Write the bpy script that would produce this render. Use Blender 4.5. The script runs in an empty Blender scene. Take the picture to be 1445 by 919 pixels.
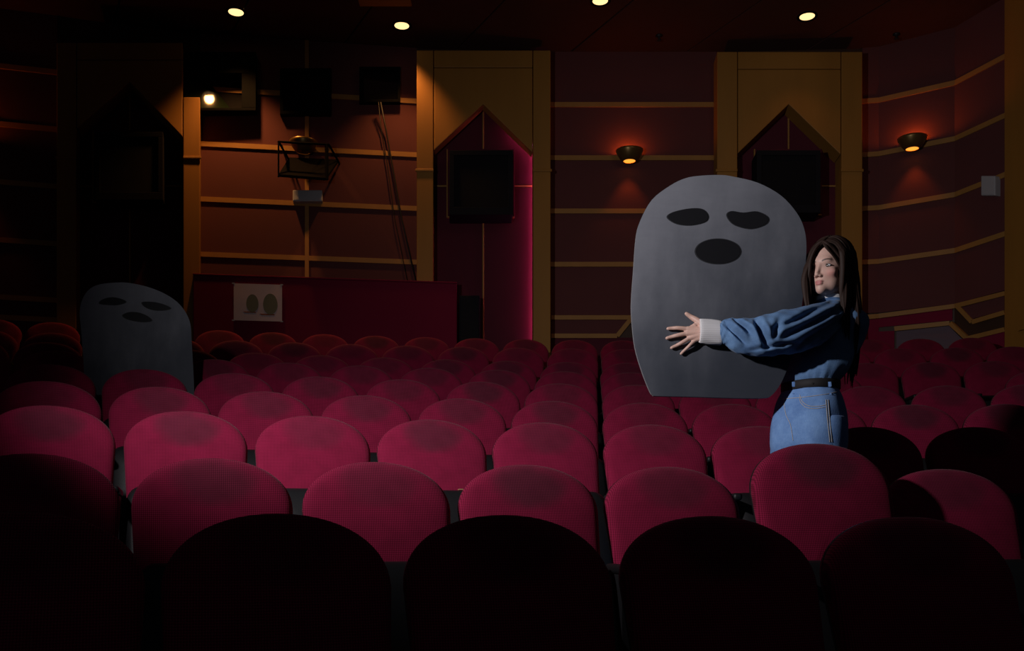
import bpy, bmesh, math, random
import numpy as np
from mathutils import Vector, Matrix
from mathutils.bvhtree import BVHTree

random.seed(7); rng = np.random.default_rng(7)
scn = bpy.context.scene
COL = scn.collection

# ------------------------------------------------------------------ camera
F = 1400.0; CX = 722.5; HY = 760.0        # focal length, principal column, horizon row of the 1445x919 frame
CZ = 1.30                                 # eye height above the auditorium's front floor
cam_d = bpy.data.cameras.new('camera'); cam = bpy.data.objects.new('camera', cam_d); COL.objects.link(cam)
cam.location = (0, 0, CZ); cam.rotation_euler = (math.pi/2, 0, 0)
cam_d.sensor_fit = 'HORIZONTAL'; cam_d.sensor_width = 36.0; cam_d.lens = 36.0*F/1445.0
cam_d.shift_x = 0.0; cam_d.shift_y = (HY-459.5)/1445.0
cam_d.clip_start = 0.05; cam_d.clip_end = 100
scn.camera = cam

# ------------------------------------------------------------------ world, strobe, exposure
w = bpy.data.worlds.new('world'); scn.world = w; w.use_nodes = True
w.node_tree.nodes['Background'].inputs[0].default_value = (0.62, 0.62, 0.75, 1)
w.node_tree.nodes['Background'].inputs[1].default_value = 0.016

def lamp(name, kind, loc, energy, color, parent=None, **kw):
    d = bpy.data.lights.new(name, kind); d.energy = energy; d.color = color
    for k, v in kw.items(): setattr(d, k, v)
    o = bpy.data.objects.new(name, d); COL.objects.link(o); o.location = loc
    if parent: o.parent = parent
    return o
def aim(o, target):
    o.rotation_euler = (Vector(target)-Vector(o.location)).to_track_quat('-Z', 'Y').to_euler()

strobe = lamp('strobe', 'SPOT', (-2.0, 2.25, CZ+1.65), 430, (1.0, 0.95, 0.98), spot_size=math.radians(105), spot_blend=1.0, shadow_soft_size=0.07)
aim(strobe, (-2.0+5*math.sin(math.radians(38)), 2.25+5*math.cos(math.radians(38)), CZ+1.65-5*math.tan(math.radians(3))))
# weak fill lamp added out of view under the ceiling to brighten the rear wall
wall_fill = lamp('rear_wall_fill', 'SPOT', (3.0, 6.6, CZ+5.3), 40, (1.0, 0.72, 0.60), spot_size=math.radians(92), spot_blend=1.0, shadow_soft_size=0.8)
aim(wall_fill, (2.2, 12.6, CZ+2.9))

vs = scn.view_settings
scn.display_settings.display_device = 'sRGB'
vs.view_transform = 'Standard'; vs.look = 'None'; vs.gamma = 1.0; vs.use_curve_mapping = False; vs.exposure = 0.0

# ------------------------------------------------------------------ helpers
def Pt(px, py, Y): return Vector(((px-CX)/F*Y, Y, CZ+(HY-py)/F*Y))

MATS = {}
def mat(name, col, rough=0.6, metal=0.0, emis=None, strength=0.0, sheen=0.0, spec=0.5, coat=0.0):
    m = bpy.data.materials.new(name); m.use_nodes = True
    b = m.node_tree.nodes['Principled BSDF']
    b.inputs['Base Color'].default_value = (*col, 1); b.inputs['Roughness'].default_value = rough
    b.inputs['Metallic'].default_value = metal; b.inputs['Specular IOR Level'].default_value = spec
    if sheen: b.inputs['Sheen Weight'].default_value = sheen; b.inputs['Sheen Roughness'].default_value = 0.4
    if coat: b.inputs['Coat Weight'].default_value = coat
    if emis: b.inputs['Emission Color'].default_value = (*emis, 1); b.inputs['Emission Strength'].default_value = strength
    MATS[name] = m; return m
class NT:
    """small node-graph writer"""
    def __init__(s, m):
        s.t = m.node_tree; s.b = s.t.nodes['Principled BSDF']
    def n(s, typ, **kw):
        o = s.t.nodes.new(typ)
        for k, v in kw.items(): setattr(o, k, v)
        return o
    def l(s, a, b): s.t.links.new(a, b)
    def setin(s, sock, v):
        if isinstance(v, bpy.types.NodeSocket): s.l(v, sock)
        else: sock.default_value = v
    def math(s, op, a, b=None, c=None, clamp=False):
        o = s.n('ShaderNodeMath', operation=op, use_clamp=clamp); s.setin(o.inputs[0], a)
        if b is not None: s.setin(o.inputs[1], b)
        if c is not None: s.setin(o.inputs[2], c)
        return o.outputs[0]
    def mix(s, f, a, b, blend='MIX'):
        o = s.n('ShaderNodeMix', data_type='RGBA', blend_type=blend)
        s.setin(o.inputs[0], f)
        for q, v in ((6, a), (7, b)):
            s.setin(o.inputs[q], v if isinstance(v, bpy.types.NodeSocket) else (*v, 1))
        return o.outputs[2]
    def obj(s): return s.n('ShaderNodeTexCoord').outputs['Object']
    def sep(s, v):
        o = s.n('ShaderNodeSeparateXYZ'); s.l(v, o.inputs[0]); return o.outputs
    def noise(s, v, scale, detail=3, rough=0.5, mapscale=None):
        if mapscale:
            mp = s.n('ShaderNodeMapping'); s.l(v, mp.inputs[0]); mp.inputs['Scale'].default_value = mapscale; v = mp.outputs[0]
        o = s.n('ShaderNodeTexNoise'); s.l(v, o.inputs['Vector']); o.inputs['Scale'].default_value = scale
        o.inputs['Detail'].default_value = detail; o.inputs['Roughness'].default_value = rough
        return o.outputs['Fac']
    def ramp(s, f, a, b):
        o = s.n('ShaderNodeMapRange'); s.setin(o.inputs[0], f); o.inputs[1].default_value = a; o.inputs[2].default_value = b
        o.interpolation_type = 'SMOOTHSTEP'; return o.outputs[0]
    def color(s, c): s.l(c, s.b.inputs['Base Color'])
    def bump(s, h, dist, strength=1.0):
        o = s.n('ShaderNodeBump'); s.l(h, o.inputs['Height']); o.inputs['Distance'].default_value = dist
        o.inputs['Strength'].default_value = strength; s.l(o.outputs[0], s.b.inputs['Normal'])

# ---- materials
def m_seat():
    m = mat('seat_cloth', (0.4, 0.02, 0.08), 0.9, sheen=0.06, spec=0.12); g = NT(m); v = g.obj(); x, y, z = g.sep(v)
    k = 2*math.pi/0.0125
    a = g.math('SINE', g.math('MULTIPLY', g.math('ADD', x, z), k)); b = g.math('SINE', g.math('MULTIPLY', g.math('SUBTRACT', x, z), k))
    weave = g.ramp(g.math('MULTIPLY', a, b), -0.5, 0.5)
    base = g.mix(weave, (0.122, 0.0042, 0.020), (0.305, 0.0125, 0.058))
    # worn head patch: greyed pile at the upper middle of the cushion
    ex = g.math('DIVIDE', x, 0.145); ez = g.math('DIVIDE', g.math('SUBTRACT', z, 0.90), 0.09)
    r = g.math('ADD', g.math('MULTIPLY', ex, ex), g.math('MULTIPLY', ez, ez))
    r = g.math('ADD', r, g.math('MULTIPLY', g.math('SUBTRACT', g.noise(v, 9, 3), 0.5), 0.9))
    mask = g.ramp(r, 1.25, 0.25)
    oi = g.n('ShaderNodeObjectInfo')
    mask = g.math('MULTIPLY', mask, g.math('MULTIPLY_ADD', oi.outputs['Random'], 0.42, 0.36))
    worn = g.mix(weave, (0.045, 0.011, 0.019), (0.092, 0.019, 0.033))
    c = g.mix(mask, base, worn)
    c = g.mix(g.ramp(g.noise(v, 14, 4), 0.35, 0.75), c, g.mix(0.2, c, (0.05, 0.003, 0.01)))
    g.color(c); g.bump(weave, 0.0012, 0.6); return m
m_seat()
mat('seat_plastic', (0.010, 0.010, 0.011), 0.45, spec=0.3)
g = NT(MATS['seat_plastic']); g.bump(g.noise(g.obj(), 220, 2), 0.0008, 0.4)
mat('steel_black', (0.02, 0.02, 0.022), 0.5, 0.4)
mat('brass_plate', (0.75, 0.6, 0.25), 0.35, 0.6)
def m_fabricwall(name, col, var=0.35):
    m = mat(name, col, 0.9, spec=0.2); g = NT(m); v = g.obj()
    n1 = g.noise(v, 1.3, 4); n2 = g.noise(v, 160, 2)
    c = g.mix(g.math('MULTIPLY', n1, var), col, tuple(q*0.45 for q in col))
    c = g.mix(g.math('MULTIPLY', n2, 0.3), c, tuple(q*0.6 for q in col)); g.color(c); g.bump(n2, 0.002, 0.5); return m
m_fabricwall('wall_cloth', (0.135, 0.046, 0.046))
m_fabricwall('niche_cloth', (0.10, 0.018, 0.032))
m_fabricwall('partition_cloth', (0.22, 0.009, 0.042))
m_fabricwall('grey_panel', (0.16, 0.12, 0.15))
m_fabricwall('carpet', (0.035, 0.012, 0.014))
def m_gold(name, col):
    m = mat(name, col, 0.55, spec=0.35); g = NT(m); v = g.obj()
    n = g.noise(v, 6, 5, 0.6, (1.0, 1.0, 0.12)); c = g.mix(g.math('MULTIPLY', n, 0.5), col, tuple(q*0.5 for q in col)); g.color(c)
    g.bump(n, 0.002, 0.3); return m
m_gold('gold_paint', (0.39, 0.185, 0.032)); m_gold('gold_trim', (0.42, 0.215, 0.055))
m_gold('dark_wood', (0.06, 0.03, 0.018))
m_fabricwall('ceiling_paint', (0.075, 0.030, 0.022), 0.3)
mat('ceiling_joint', (0.012, 0.008, 0.007), 0.9)
mat('black_box', (0.013, 0.013, 0.016), 0.7, spec=0.06)
mat('black_grille', (0.007, 0.007, 0.009), 0.9, spec=0.2); g = NT(MATS['black_grille']); g.bump(g.noise(g.obj(), 260, 1), 0.003, 0.8)
mat('shelf_black', (0.0035, 0.0035, 0.004), 0.8, spec=0.03)
mat('port_frame', (0.005, 0.0055, 0.006), 0.8, spec=0.03)
mat('port_glass', (0.010, 0.018, 0.008), 0.06, spec=0.35)
mat('port_glass_black', (0.006, 0.006, 0.006), 0.05, spec=0.6)
mat('brass', (0.24, 0.15, 0.05), 0.35, 0.7)
mat('lamp_orange', (1, 0.5, 0.1), 0.5, emis=(1.0, 0.36, 0.04), strength=1.35)
mat('lamp_warm', (1, 0.8, 0.5), 0.5, emis=(1.0, 0.66, 0.30), strength=1.5)
mat('led_pink', (0.8, 0.1, 0.3), 0.5, emis=(0.9, 0.12, 0.42), strength=20.0)
mat('white_plastic', (0.42, 0.43, 0.45), 0.5)
mat('cable', (0.012, 0.010, 0.010), 0.6)
mat('poster_paper', (0.50, 0.40, 0.38), 0.7); g = NT(MATS['poster_paper']); v = g.obj()
g.color(g.mix(g.ramp(g.noise(v, 3, 3), 0.3, 0.7), (0.80, 0.62, 0.58), (0.66, 0.56, 0.58)))
mat('poster_egg', (0.20, 0.21, 0.13), 0.7); mat('poster_brown', (0.34, 0.10, 0.04), 0.7)
def m_stone():
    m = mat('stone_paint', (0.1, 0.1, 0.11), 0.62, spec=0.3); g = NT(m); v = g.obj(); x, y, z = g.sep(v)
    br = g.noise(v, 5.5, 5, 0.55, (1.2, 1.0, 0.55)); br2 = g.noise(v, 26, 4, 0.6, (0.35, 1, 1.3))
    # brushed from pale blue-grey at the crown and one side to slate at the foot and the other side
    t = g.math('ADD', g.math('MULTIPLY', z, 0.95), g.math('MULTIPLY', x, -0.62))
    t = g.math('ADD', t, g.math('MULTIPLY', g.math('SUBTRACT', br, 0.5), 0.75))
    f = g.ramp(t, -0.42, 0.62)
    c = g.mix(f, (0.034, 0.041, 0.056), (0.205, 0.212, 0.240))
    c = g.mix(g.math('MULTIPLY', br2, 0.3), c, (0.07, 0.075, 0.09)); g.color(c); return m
m_stone()
mat('stone_black', (0.009, 0.009, 0.011), 0.55, spec=0.2); mat('board_edge', (0.18, 0.18, 0.19), 0.8)
mat('stone_rim', (0.028, 0.029, 0.033), 0.5)

class MB:
    def __init__(s): s.v = []; s.f = []; s.mi = []
    def add(s, verts, faces, m=0):
        o = len(s.v); s.v += [tuple(p) for p in verts]; s.f += [tuple(i+o for i in q) for q in faces]; s.mi += [m]*len(faces); return s
    def prism(s, A, B, m=0):
        """solid between polygon A (front) and polygon B (back), same vertex count"""
        n = len(A); fs = [tuple(range(n)), tuple(range(2*n-1, n-1, -1))]
        fs += [(i, i+n, (i+1) % n+n, (i+1) % n) for i in range(n)]
        return s.add(list(A)+list(B), fs, m)
    def box(s, a, b, m=0):
        (x0, y0, z0), (x1, y1, z1) = a, b
        return s.prism([(x0, y0, z0), (x1, y0, z0), (x1, y0, z1), (x0, y0, z1)], [(x0, y1, z0), (x1, y1, z0), (x1, y1, z1), (x0, y1, z1)], m)
    def rings(s, R, cap0=True, cap1=True, m=0):
        n = len(R[0]); vs = [p for r in R for p in r]; fs = []
        for k in range(len(R)-1):
            for i in range(n):
                j = (i+1) % n; fs.append((k*n+i, k*n+j, (k+1)*n+j, (k+1)*n+i))
        if cap0: fs.append(tuple(range(n-1, -1, -1)))
        if cap1: fs.append(tuple((len(R)-1)*n+i for i in range(n)))
        return s.add(vs, fs, m)
    def tube(s, pts, rad, n=10, caps=True, up=(0, 0, 1), rad2=None, m=0, round_ends=False):
        P = [np.array(p, float) for p in pts]; rad = list(rad) if hasattr(rad, '__len__') else [rad]*len(P)
        rad2 = list(rad2) if hasattr(rad2, '__len__') else ([rad2]*len(P) if rad2 else list(rad))
        if round_ends:
            d0 = P[0]-P[1]; d0 /= np.linalg.norm(d0); d1 = P[-1]-P[-2]; d1 /= np.linalg.norm(d1)
            r0, r1, q0, q1 = rad[0], rad[-1], rad2[0], rad2[-1]
            P = [P[0]+d0*r0, P[0]+d0*r0*.7]+P+[P[-1]+d1*r1*.7, P[-1]+d1*r1]
            rad = [r0*.12, r0*.72]+rad+[r1*.72, r1*.12]; rad2 = [q0*.12, q0*.72]+rad2+[q1*.72, q1*.12]
        R = []; upv = np.array(up, float)
        for i, p in enumerate(P):
            t = P[min(i+1, len(P)-1)]-P[max(i-1, 0)]; t /= np.linalg.norm(t)+1e-9
            a = np.cross(t, upv)
            if np.linalg.norm(a) < 1e-3: a = np.cross(t, np.array((0.3, 1, 0.1)))
            a /= np.linalg.norm(a); b = np.cross(a, t); b /= np.linalg.norm(b); upv = b if abs(np.dot(t, upv)) > .9 else upv
            R.append([p+a*rad[i]*math.cos(q)+b*rad2[i]*math.sin(q) for q in np.linspace(0, 2*math.pi, n, endpoint=False)])
        return s.rings(R, caps, caps, m)
    def lathe(s, prof, n=28, c=(0, 0, 0), m=0, closed=False):
        R = [[(c[0]+r*math.cos(q), c[1]+r*math.sin(q), c[2]+z) for q in np.linspace(0, 2*math.pi, n, endpoint=False)] for r, z in prof]
        if closed: R.append(R[0])
        return s.rings(R, not closed, not closed, m)
    def mesh(s, name, smooth=False):
        me = bpy.data.meshes.new(name); me.from_pydata(s.v, [], s.f)
        bm = bmesh.new(); bm.from_mesh(me); bmesh.ops.recalc_face_normals(bm, faces=bm.faces[:]); bm.to_mesh(me); bm.free()
        if smooth: me.polygons.foreach_set('use_smooth', [True]*len(me.polygons))
        return me
    def build(s, name, mats, parent=None, smooth=False, bevel=0, auto=None, subsurf=0):
        me = s.mesh(name, smooth or auto is not None)
        mats = mats if isinstance(mats, (list, tuple)) else [mats]
        for q in mats: me.materials.append(MATS[q])
        if len(mats) > 1 and len(s.mi) == len(me.polygons): me.polygons.foreach_set('material_index', s.mi)
        return link(name, me, parent, bevel, auto, subsurf)
def link(name, me, parent=None, bevel=0, auto=None, subsurf=0):
    o = bpy.data.objects.new(name, me); COL.objects.link(o)
    if parent is not None: o.parent = parent
    if bevel:
        b = o.modifiers.new('bevel', 'BEVEL'); b.width = bevel; b.segments = 2; b.limit_method = 'ANGLE'; b.angle_limit = math.radians(40)
    if subsurf:
        q = o.modifiers.new('subsurf', 'SUBSURF'); q.levels = subsurf; q.render_levels = subsurf
    if auto is not None: me.set_sharp_from_angle(angle=math.radians(auto))
    return o
def empty(name, loc=(0, 0, 0), rz=0):
    o = bpy.data.objects.new(name, None); COL.objects.link(o); o.location = loc; o.rotation_euler = (0, 0, rz); o.empty_display_size = .1; return o
def tag(o, label, cat=None, group=None, kind=None):
    o['label'] = label
    if cat: o['category'] = cat
    if group: o['group'] = group
    if kind: o['kind'] = kind
    return o
def catmull(P, n=6, closed=True):
    P = [np.array(p, float) for p in P]; N = len(P); out = []
    for i in range(N if closed else N-1):
        if closed: p0, p1, p2, p3 = P[i-1], P[i], P[(i+1) % N], P[(i+2) % N]
        else: p0, p1, p2, p3 = P[max(i-1, 0)], P[i], P[i+1], P[min(i+2, N-1)]
        for t in np.arange(n)/n:
            out.append(.5*((2*p1)+(-p0+p2)*t+(2*p0-5*p1+4*p2-p3)*t*t+(-p0+3*p1-3*p2+p3)*t**3))
    if not closed: out.append(P[-1])
    return out

# ------------------------------------------------------------------ seating layout (curved raked rows)
TOP = 0.98; X0 = 2.2; PITCH = 0.55
H = [0.0585, 0.272, 0.565, 0.816, 1.087, 1.369, 1.609, 1.921, 2.229]       # seat tops above the eye
A = [2.71, 3.87, 5.00, 6.02, 7.05, 8.20, 9.10, 10.05, 11.15]
R = [9.4, 9.6, 10.6, 11.7, 14.5, 15.3, 18.0, 25.7, 25.2]
NR = len(A)
FLZ = [CZ+h-TOP for h in H]
def rowY(k, X): return A[k]-(X-X0)**2/(2*R[k])
def rowS(k, X): return -(X-X0)/R[k]

# floor: one stepped slab
fl = MB(); xs = np.linspace(-8.5, 7.0, 32)
def edge(k): return [(x, rowY(k, x)-0.50) for x in xs]
front = [(x, -1.0) for x in xs]; lines = [front]+[edge(k) for k in range(NR)]+[[(x, 13.6) for x in xs]]
zs = [0.0]+FLZ
for t in range(len(zs)):
    a, b, z = lines[t], lines[t+1], zs[t]
    vsx = [(p[0], p[1], z) for p in a]+[(p[0], p[1], z) for p in b]; n = len(a)
    fl.add(vsx, [(i, i+1, n+i+1, n+i) for i in range(n-1)])
    if t+1 < len(zs):
        vsx = [(p[0], p[1], z) for p in b]+[(p[0], p[1], zs[t+1]) for p in b]
        fl.add(vsx, [(i, i+1, n+i+1, n+i) for i in range(n-1)])
tag(fl.build('floor', 'carpet'), 'dark carpeted floor stepping up in curved tiers', kind='structure')

# ------------------------------------------------------------------ rear wall (shallow polygon, turning into the side walls)
ZC = 12.6
NODE = np.array([-330, 0, 80, 282, 584, 780, 1008, 1220, 1240, 1347, 1418, 1450, 1520, 1760], float)
RAT = np.array([1.16, 1.089, 1.0745, 1.037, 1.008, 1.0, 1.0, 1.008, 1.0105, 1.05, 1.111, 1.15, 1.25, 2.3])
def wallY(px): return ZC/float(np.interp(px, NODE, RAT))
def W(px, py, off=0.0): return Pt(px, py, wallY(px)-off)
def Wz(px, h, off=0.0):
    """wall point at height h above the eye"""
    Y = wallY(px); k = (Y-off)/Y
    return Vector(((px-CX)/F*Y*k, Y*k, CZ+h))
def u2h(up): return up/F*ZC
CEIL = u2h(686); FLOORH = FLZ[-1]-CZ
def spans(a, b):
    q = [a]+[n for n in NODE if a+1 < n < b-1]+[b]; return list(zip(q[:-1], q[1:]))
def wnorm(p, q):
    """unit vector into the wall for the wall stretch between two columns"""
    m_ = (p+q)/2; d_ = W(m_+.5, 400)-W(m_-.5, 400); d_.z = 0; d_.normalize(); return Vector((-d_.y, d_.x, 0))
def wslab(mb, a, b, h0, h1, o0, o1):
    for p, q in spans(a, b):
        f_ = [Wz(p, h0, o1), Wz(q, h0, o1), Wz(q, h1, o1), Wz(p, h1, o1)]; n_ = wnorm(p, q)*(o1-o0)
        mb.prism(f_, [v_+n_ for v_ in f_])
    return mb
def wpoly(mb, pts, o0, o1):
    xs_ = [x for x, y in pts]; n_ = wnorm(min(xs_), max(xs_))*(o1-o0); f_ = [W(x, y, o1) for x, y in pts]
    mb.prism(f_, [v_+n_ for v_ in f_]); return mb
def wline(mb, pts, half, o0, o1):
    """strip along px polyline, half width in px"""
    for (xa, ya), (xb, yb) in zip(pts[:-1], pts[1:]):
        d = np.array((xb-xa, yb-ya), float); d /= np.linalg.norm(d); n = np.array((-d[1], d[0]))*half
        wpoly(mb, [(xa-n[0], ya-n[1]), (xb-n[0], yb-n[1]), (xb+n[0], yb+n[1]), (xa+n[0], ya+n[1])], o0, o1)
    return mb
wall = MB(); wslab(wall, -330, 1760, FLOORH-3.0, CEIL+0.1, -0.12, 0.0)
wall = tag(wall.build('wall_rear', 'dark_wood'), 'curved rear wall with dark red panels between gold strips', kind='structure')
LH = [u2h(q) for q in (611, 536, 461, 386, 312)]
TH = 0.030
def bays(a, b, heights, top=CEIL, bottom=FLOORH-.6, vert=()):
    hs = [top+TH]+list(heights)+[bottom]
    cuts = [a]+list(vert)+[b]
    for hi, lo in zip(hs[:-1], hs[1:]):
        for c0, c1 in zip(cuts[:-1], cuts[1:]):
            for p, q in spans(c0+(3 if c0 in vert else 0), c1-(3 if c1 in vert else 0)):
                m = MB(); wslab(m, p, q, lo+TH-.004, hi-TH+.004, 0.0, 0.018); m.build('panel', 'wall_cloth', wall)
    for h in heights:
        m = MB(); wslab(m, a, b, h-TH, h+TH, 0.0, 0.034); m.build('gold_strip', 'gold_trim', wall)
    for v_ in vert:
        m = MB(); wslab(m, v_-2.8, v_+2.8, bottom, top, 0.0, 0.036); m.build('gold_strip', 'gold_trim', wall)
bays(-330, 81, LH+[u2h(286)])
bays(282, 588, LH, vert=(433,))
bays(777, 1012, LH[:4], bottom=u2h(312))
bays(1217, 1420, LH[:4], bottom=u2h(312))
bays(1450, 1750, LH)
# lower bays: strips that drop diagonally to a second, lower strip
for pts in ([(778, 448), (893, 448)], [(893, 447), (871, 474), (778, 474)], [(1040, 448), (1100, 448)],
            [(1217, 448), (1240, 446), (1347, 432)], [(1347, 432), (1418, 414)], [(1350, 432), (1371, 454.5), (1417, 441)],
            [(1262, 464), (1340, 456)], [(1340, 456), (1364, 478)], [(1364, 478), (1417, 465)]):
    for sgm in zip(pts[:-1], pts[1:]):
        wline(MB(), list(sgm), 3.1, 0.0, 0.036).build('gold_strip', 'gold_trim', wall)
wpoly(MB(), [(778, 451), (887, 451), (869, 471), (778, 471)], 0, .018).build('panel', 'wall_cloth', wall)
m = MB(); wslab(m, 777, 1012, FLOORH-.6, u2h(283), 0, .018); m.build('panel', 'niche_cloth', wall)
wpoly(MB(), [(1356, 434), (1417, 418), (1417, 438), (1372, 450)], 0, .018).build('panel', 'wall_cloth', wall)
wpoly(MB(), [(1265, 468), (1339, 460), (1361, 482), (1366, 520), (1265, 520)], 0, .018).build('panel', 'grey_panel', wall)
wpoly(MB(), [(1217, 452), (1240, 450), (1240, 520), (1217, 520)], 0, .014).build('panel', 'partition_cloth', wall)
wpoly(MB(), [(1240, 450), (1344, 436), (1344, 452), (1240, 462)], 0, .014).build('panel', 'partition_cloth', wall)
wpoly(MB(), [(1240, 468), (1262, 467), (1262, 520), (1240, 520)], 0, .014).build('panel', 'partition_cloth', wall)
wpoly(MB(), [(1368, 480), (1417, 468), (1417, 560), (1368, 545)], 0, .014).build('panel', 'partition_cloth', wall)

# gold arches with pointed niches
def arch(n, label, x0, x1, nl, nr, apex, sl, sr, ytop, back):
    r = tag(empty('trim_%d' % n, W((nl+nr)/2, 640, 0)), label, kind='structure')
    inv = r.location.copy()
    def put(mb, name, m_):
        o = mb.build(name, m_, r, bevel=.008); o.location = -inv; return o
    g_ = 0.5
    put(wpoly(MB(), [(x0, ytop), (nl-g_, ytop), (nl-g_, 640), (x0, 640)], 0, .30), 'jamb', 'gold_paint')
    jt = 137 if n == 1 else ytop
    put(wpoly(MB(), [(nr+g_, jt), (x1, jt), (x1, 640), (nr+g_, 640)], back, .30), 'jamb', 'gold_paint')
    put(wpoly(MB(), [(nl+g_, ytop+25), (nr-g_, ytop+25), (nr-g_, sr), apex, (nl+g_, sl)], back, .30), 'arch_head', 'gold_paint')
    put(wpoly(MB(), [(nl+g_, ytop), (nr-g_, ytop), (nr-g_, ytop+24), (nl+g_, ytop+24)], 0, .30), 'lintel', 'gold_paint')
    if back: put(wpoly(MB(), [(x1-4, ytop), (x1-.3, ytop), (x1-.3, 640), (x1-4, 640)], 0, back+.004), 'jamb_light_stop', 'gold_paint')  # side filler added so the pink strip's light does not leak past the jamb
    yc = 222 if n == 1 else 240
    put(wpoly(MB(), [(x0-2, yc-2), (nl, yc-2), (nl, yc+2), (x0-2, yc+2)], .29, .315), 'moulding', 'gold_paint')
    put(wpoly(MB(), [(nr, yc-2), (x1+2, yc-2), (x1+2, yc+2), (nr, yc+2)], .29, .315), 'moulding', 'gold_paint')
    mid = apex[0]
    for a_, b_ in ((nl, mid-1.3), (mid+1.3, nr+(14 if back else 0))):
        for y0, y1 in ((apex[1]-8, 261), (264, 640)):
            put(wpoly(MB(), [(a_, y0), (b_, y0), (b_, y1), (a_, y1)], 0, .020), 'niche_panel', 'niche_cloth')
    put(wpoly(MB(), [(mid-1.3, apex[1]), (mid+1.3, apex[1]), (mid+1.3, 640), (mid-1.3, 640)], 0, .026), 'gold_line', 'gold_trim')
    put(wpoly(MB(), [(nl, 261), (nr, 261), (nr, 263.5), (nl, 263.5)], 0, .028), 'gold_line', 'gold_trim')
    return r
arch(1, 'gold arch with a dark speaker niche beside the narrow lit strip', 80, 282, 108, 258, (183, 115), 181, 193, 60, 0.0)
arch(2, 'gold arch whose niche glows pink along one edge', 588, 777, 612, 752, (682, 147), 212, 215, 71, 0.12)
arch(3, 'gold arch with an unlit niche behind the standing person', 1012, 1217, 1041, 1187, (1113, 147), 216, 218, 73, 0.0)
# pillar on the side wall
m = MB(); wslab(m, 1417, 1450, FLOORH-.6, CEIL, 0, .10)
pil = tag(m.build('trim_4', 'gold_paint', bevel=.01), 'gold pillar at the corner of the side wall', kind='structure')
m = MB(); wslab(m, 1436, 1520, u2h(255), u2h(268), 0.0, .14); tag(m.build('trim_5', 'gold_paint'), 'gold rail running along the side wall from the pillar', kind='structure')

# pink light strip in the niche
led = tag(empty('led_strip', W(750, 480, .05)), 'pink glowing light strip along the inner edge of the arch niche', 'light strip')
o = MB().tube([W(755.5, 490, .06), W(755.5, 213, .06)], .010, 8).build('light_tube', 'led_pink', led); o.location = -led.location
o = MB().tube([W(755, 212.5, .06), W(722, 178, .06)], .010, 8).build('light_tube', 'led_pink', led); o.location = -led.location

# speakers in the niches
def speaker(x0, y0, x1, y1, label):
    c = W((x0+x1)/2, y1, .03); r = tag(empty('wall_speaker', c), label, 'speaker')
    def put(mb, name, m_, bev=.006): o = mb.build(name, m_, r, bevel=bev); o.location = -c; return o
    put(wpoly(MB(), [(x0-3, y0-2), (x1+2, y0-2), (x1+2, y1+3), (x0-3, y1+3)], .02, .055), 'backboard', 'niche_cloth')
    put(wpoly(MB(), [(x0-4, y0-2), (x0-2, y0-2), (x0-2, y1+3), (x0-4, y1+3)], .02, .062), 'edge_strip', 'gold_trim')
    put(wpoly(MB(), [(x0-4, y1+2), (x1+2, y1+2), (x1+2, y1+4), (x0-4, y1+4)], .02, .062), 'edge_strip', 'gold_trim')
    put(wpoly(MB(), [(x0, y0), (x1, y0), (x1, y1), (x0, y1)], .055, .40), 'cabinet', 'black_box', .012)
    b = 7
    bz = MB()
    for q in ([(x0, y0), (x1, y0), (x1, y0+b), (x0, y0+b)], [(x0, y1-b-4), (x1, y1-b-4), (x1, y1), (x0, y1)], [(x0, y0+b), (x0+b, y0+b), (x0+b, y1-b-4), (x0, y1-b-4)], [(x1-b, y0+b), (x1, y0+b), (x1, y1-b-4), (x1-b, y1-b-4)]):
        wpoly(bz, q, .40, .43)
    put(bz, 'bezel', 'black_box', .004)
    put(wpoly(MB(), [(x0+b, y0+b), (x1-b, y0+b), (x1-b, y1-b-4), (x0+b, y1-b-4)], .40, .412), 'grille', 'black_grille', 0)
    return r
speaker(134, 186, 230, 282, 'black box speaker in the unlit niche beside the projection windows')
speaker(634, 212, 724, 303, 'black box speaker in the pink-lit arch niche')
speaker(1068, 212, 1158, 300, 'black box speaker in the arch niche above the standing person')

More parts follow.
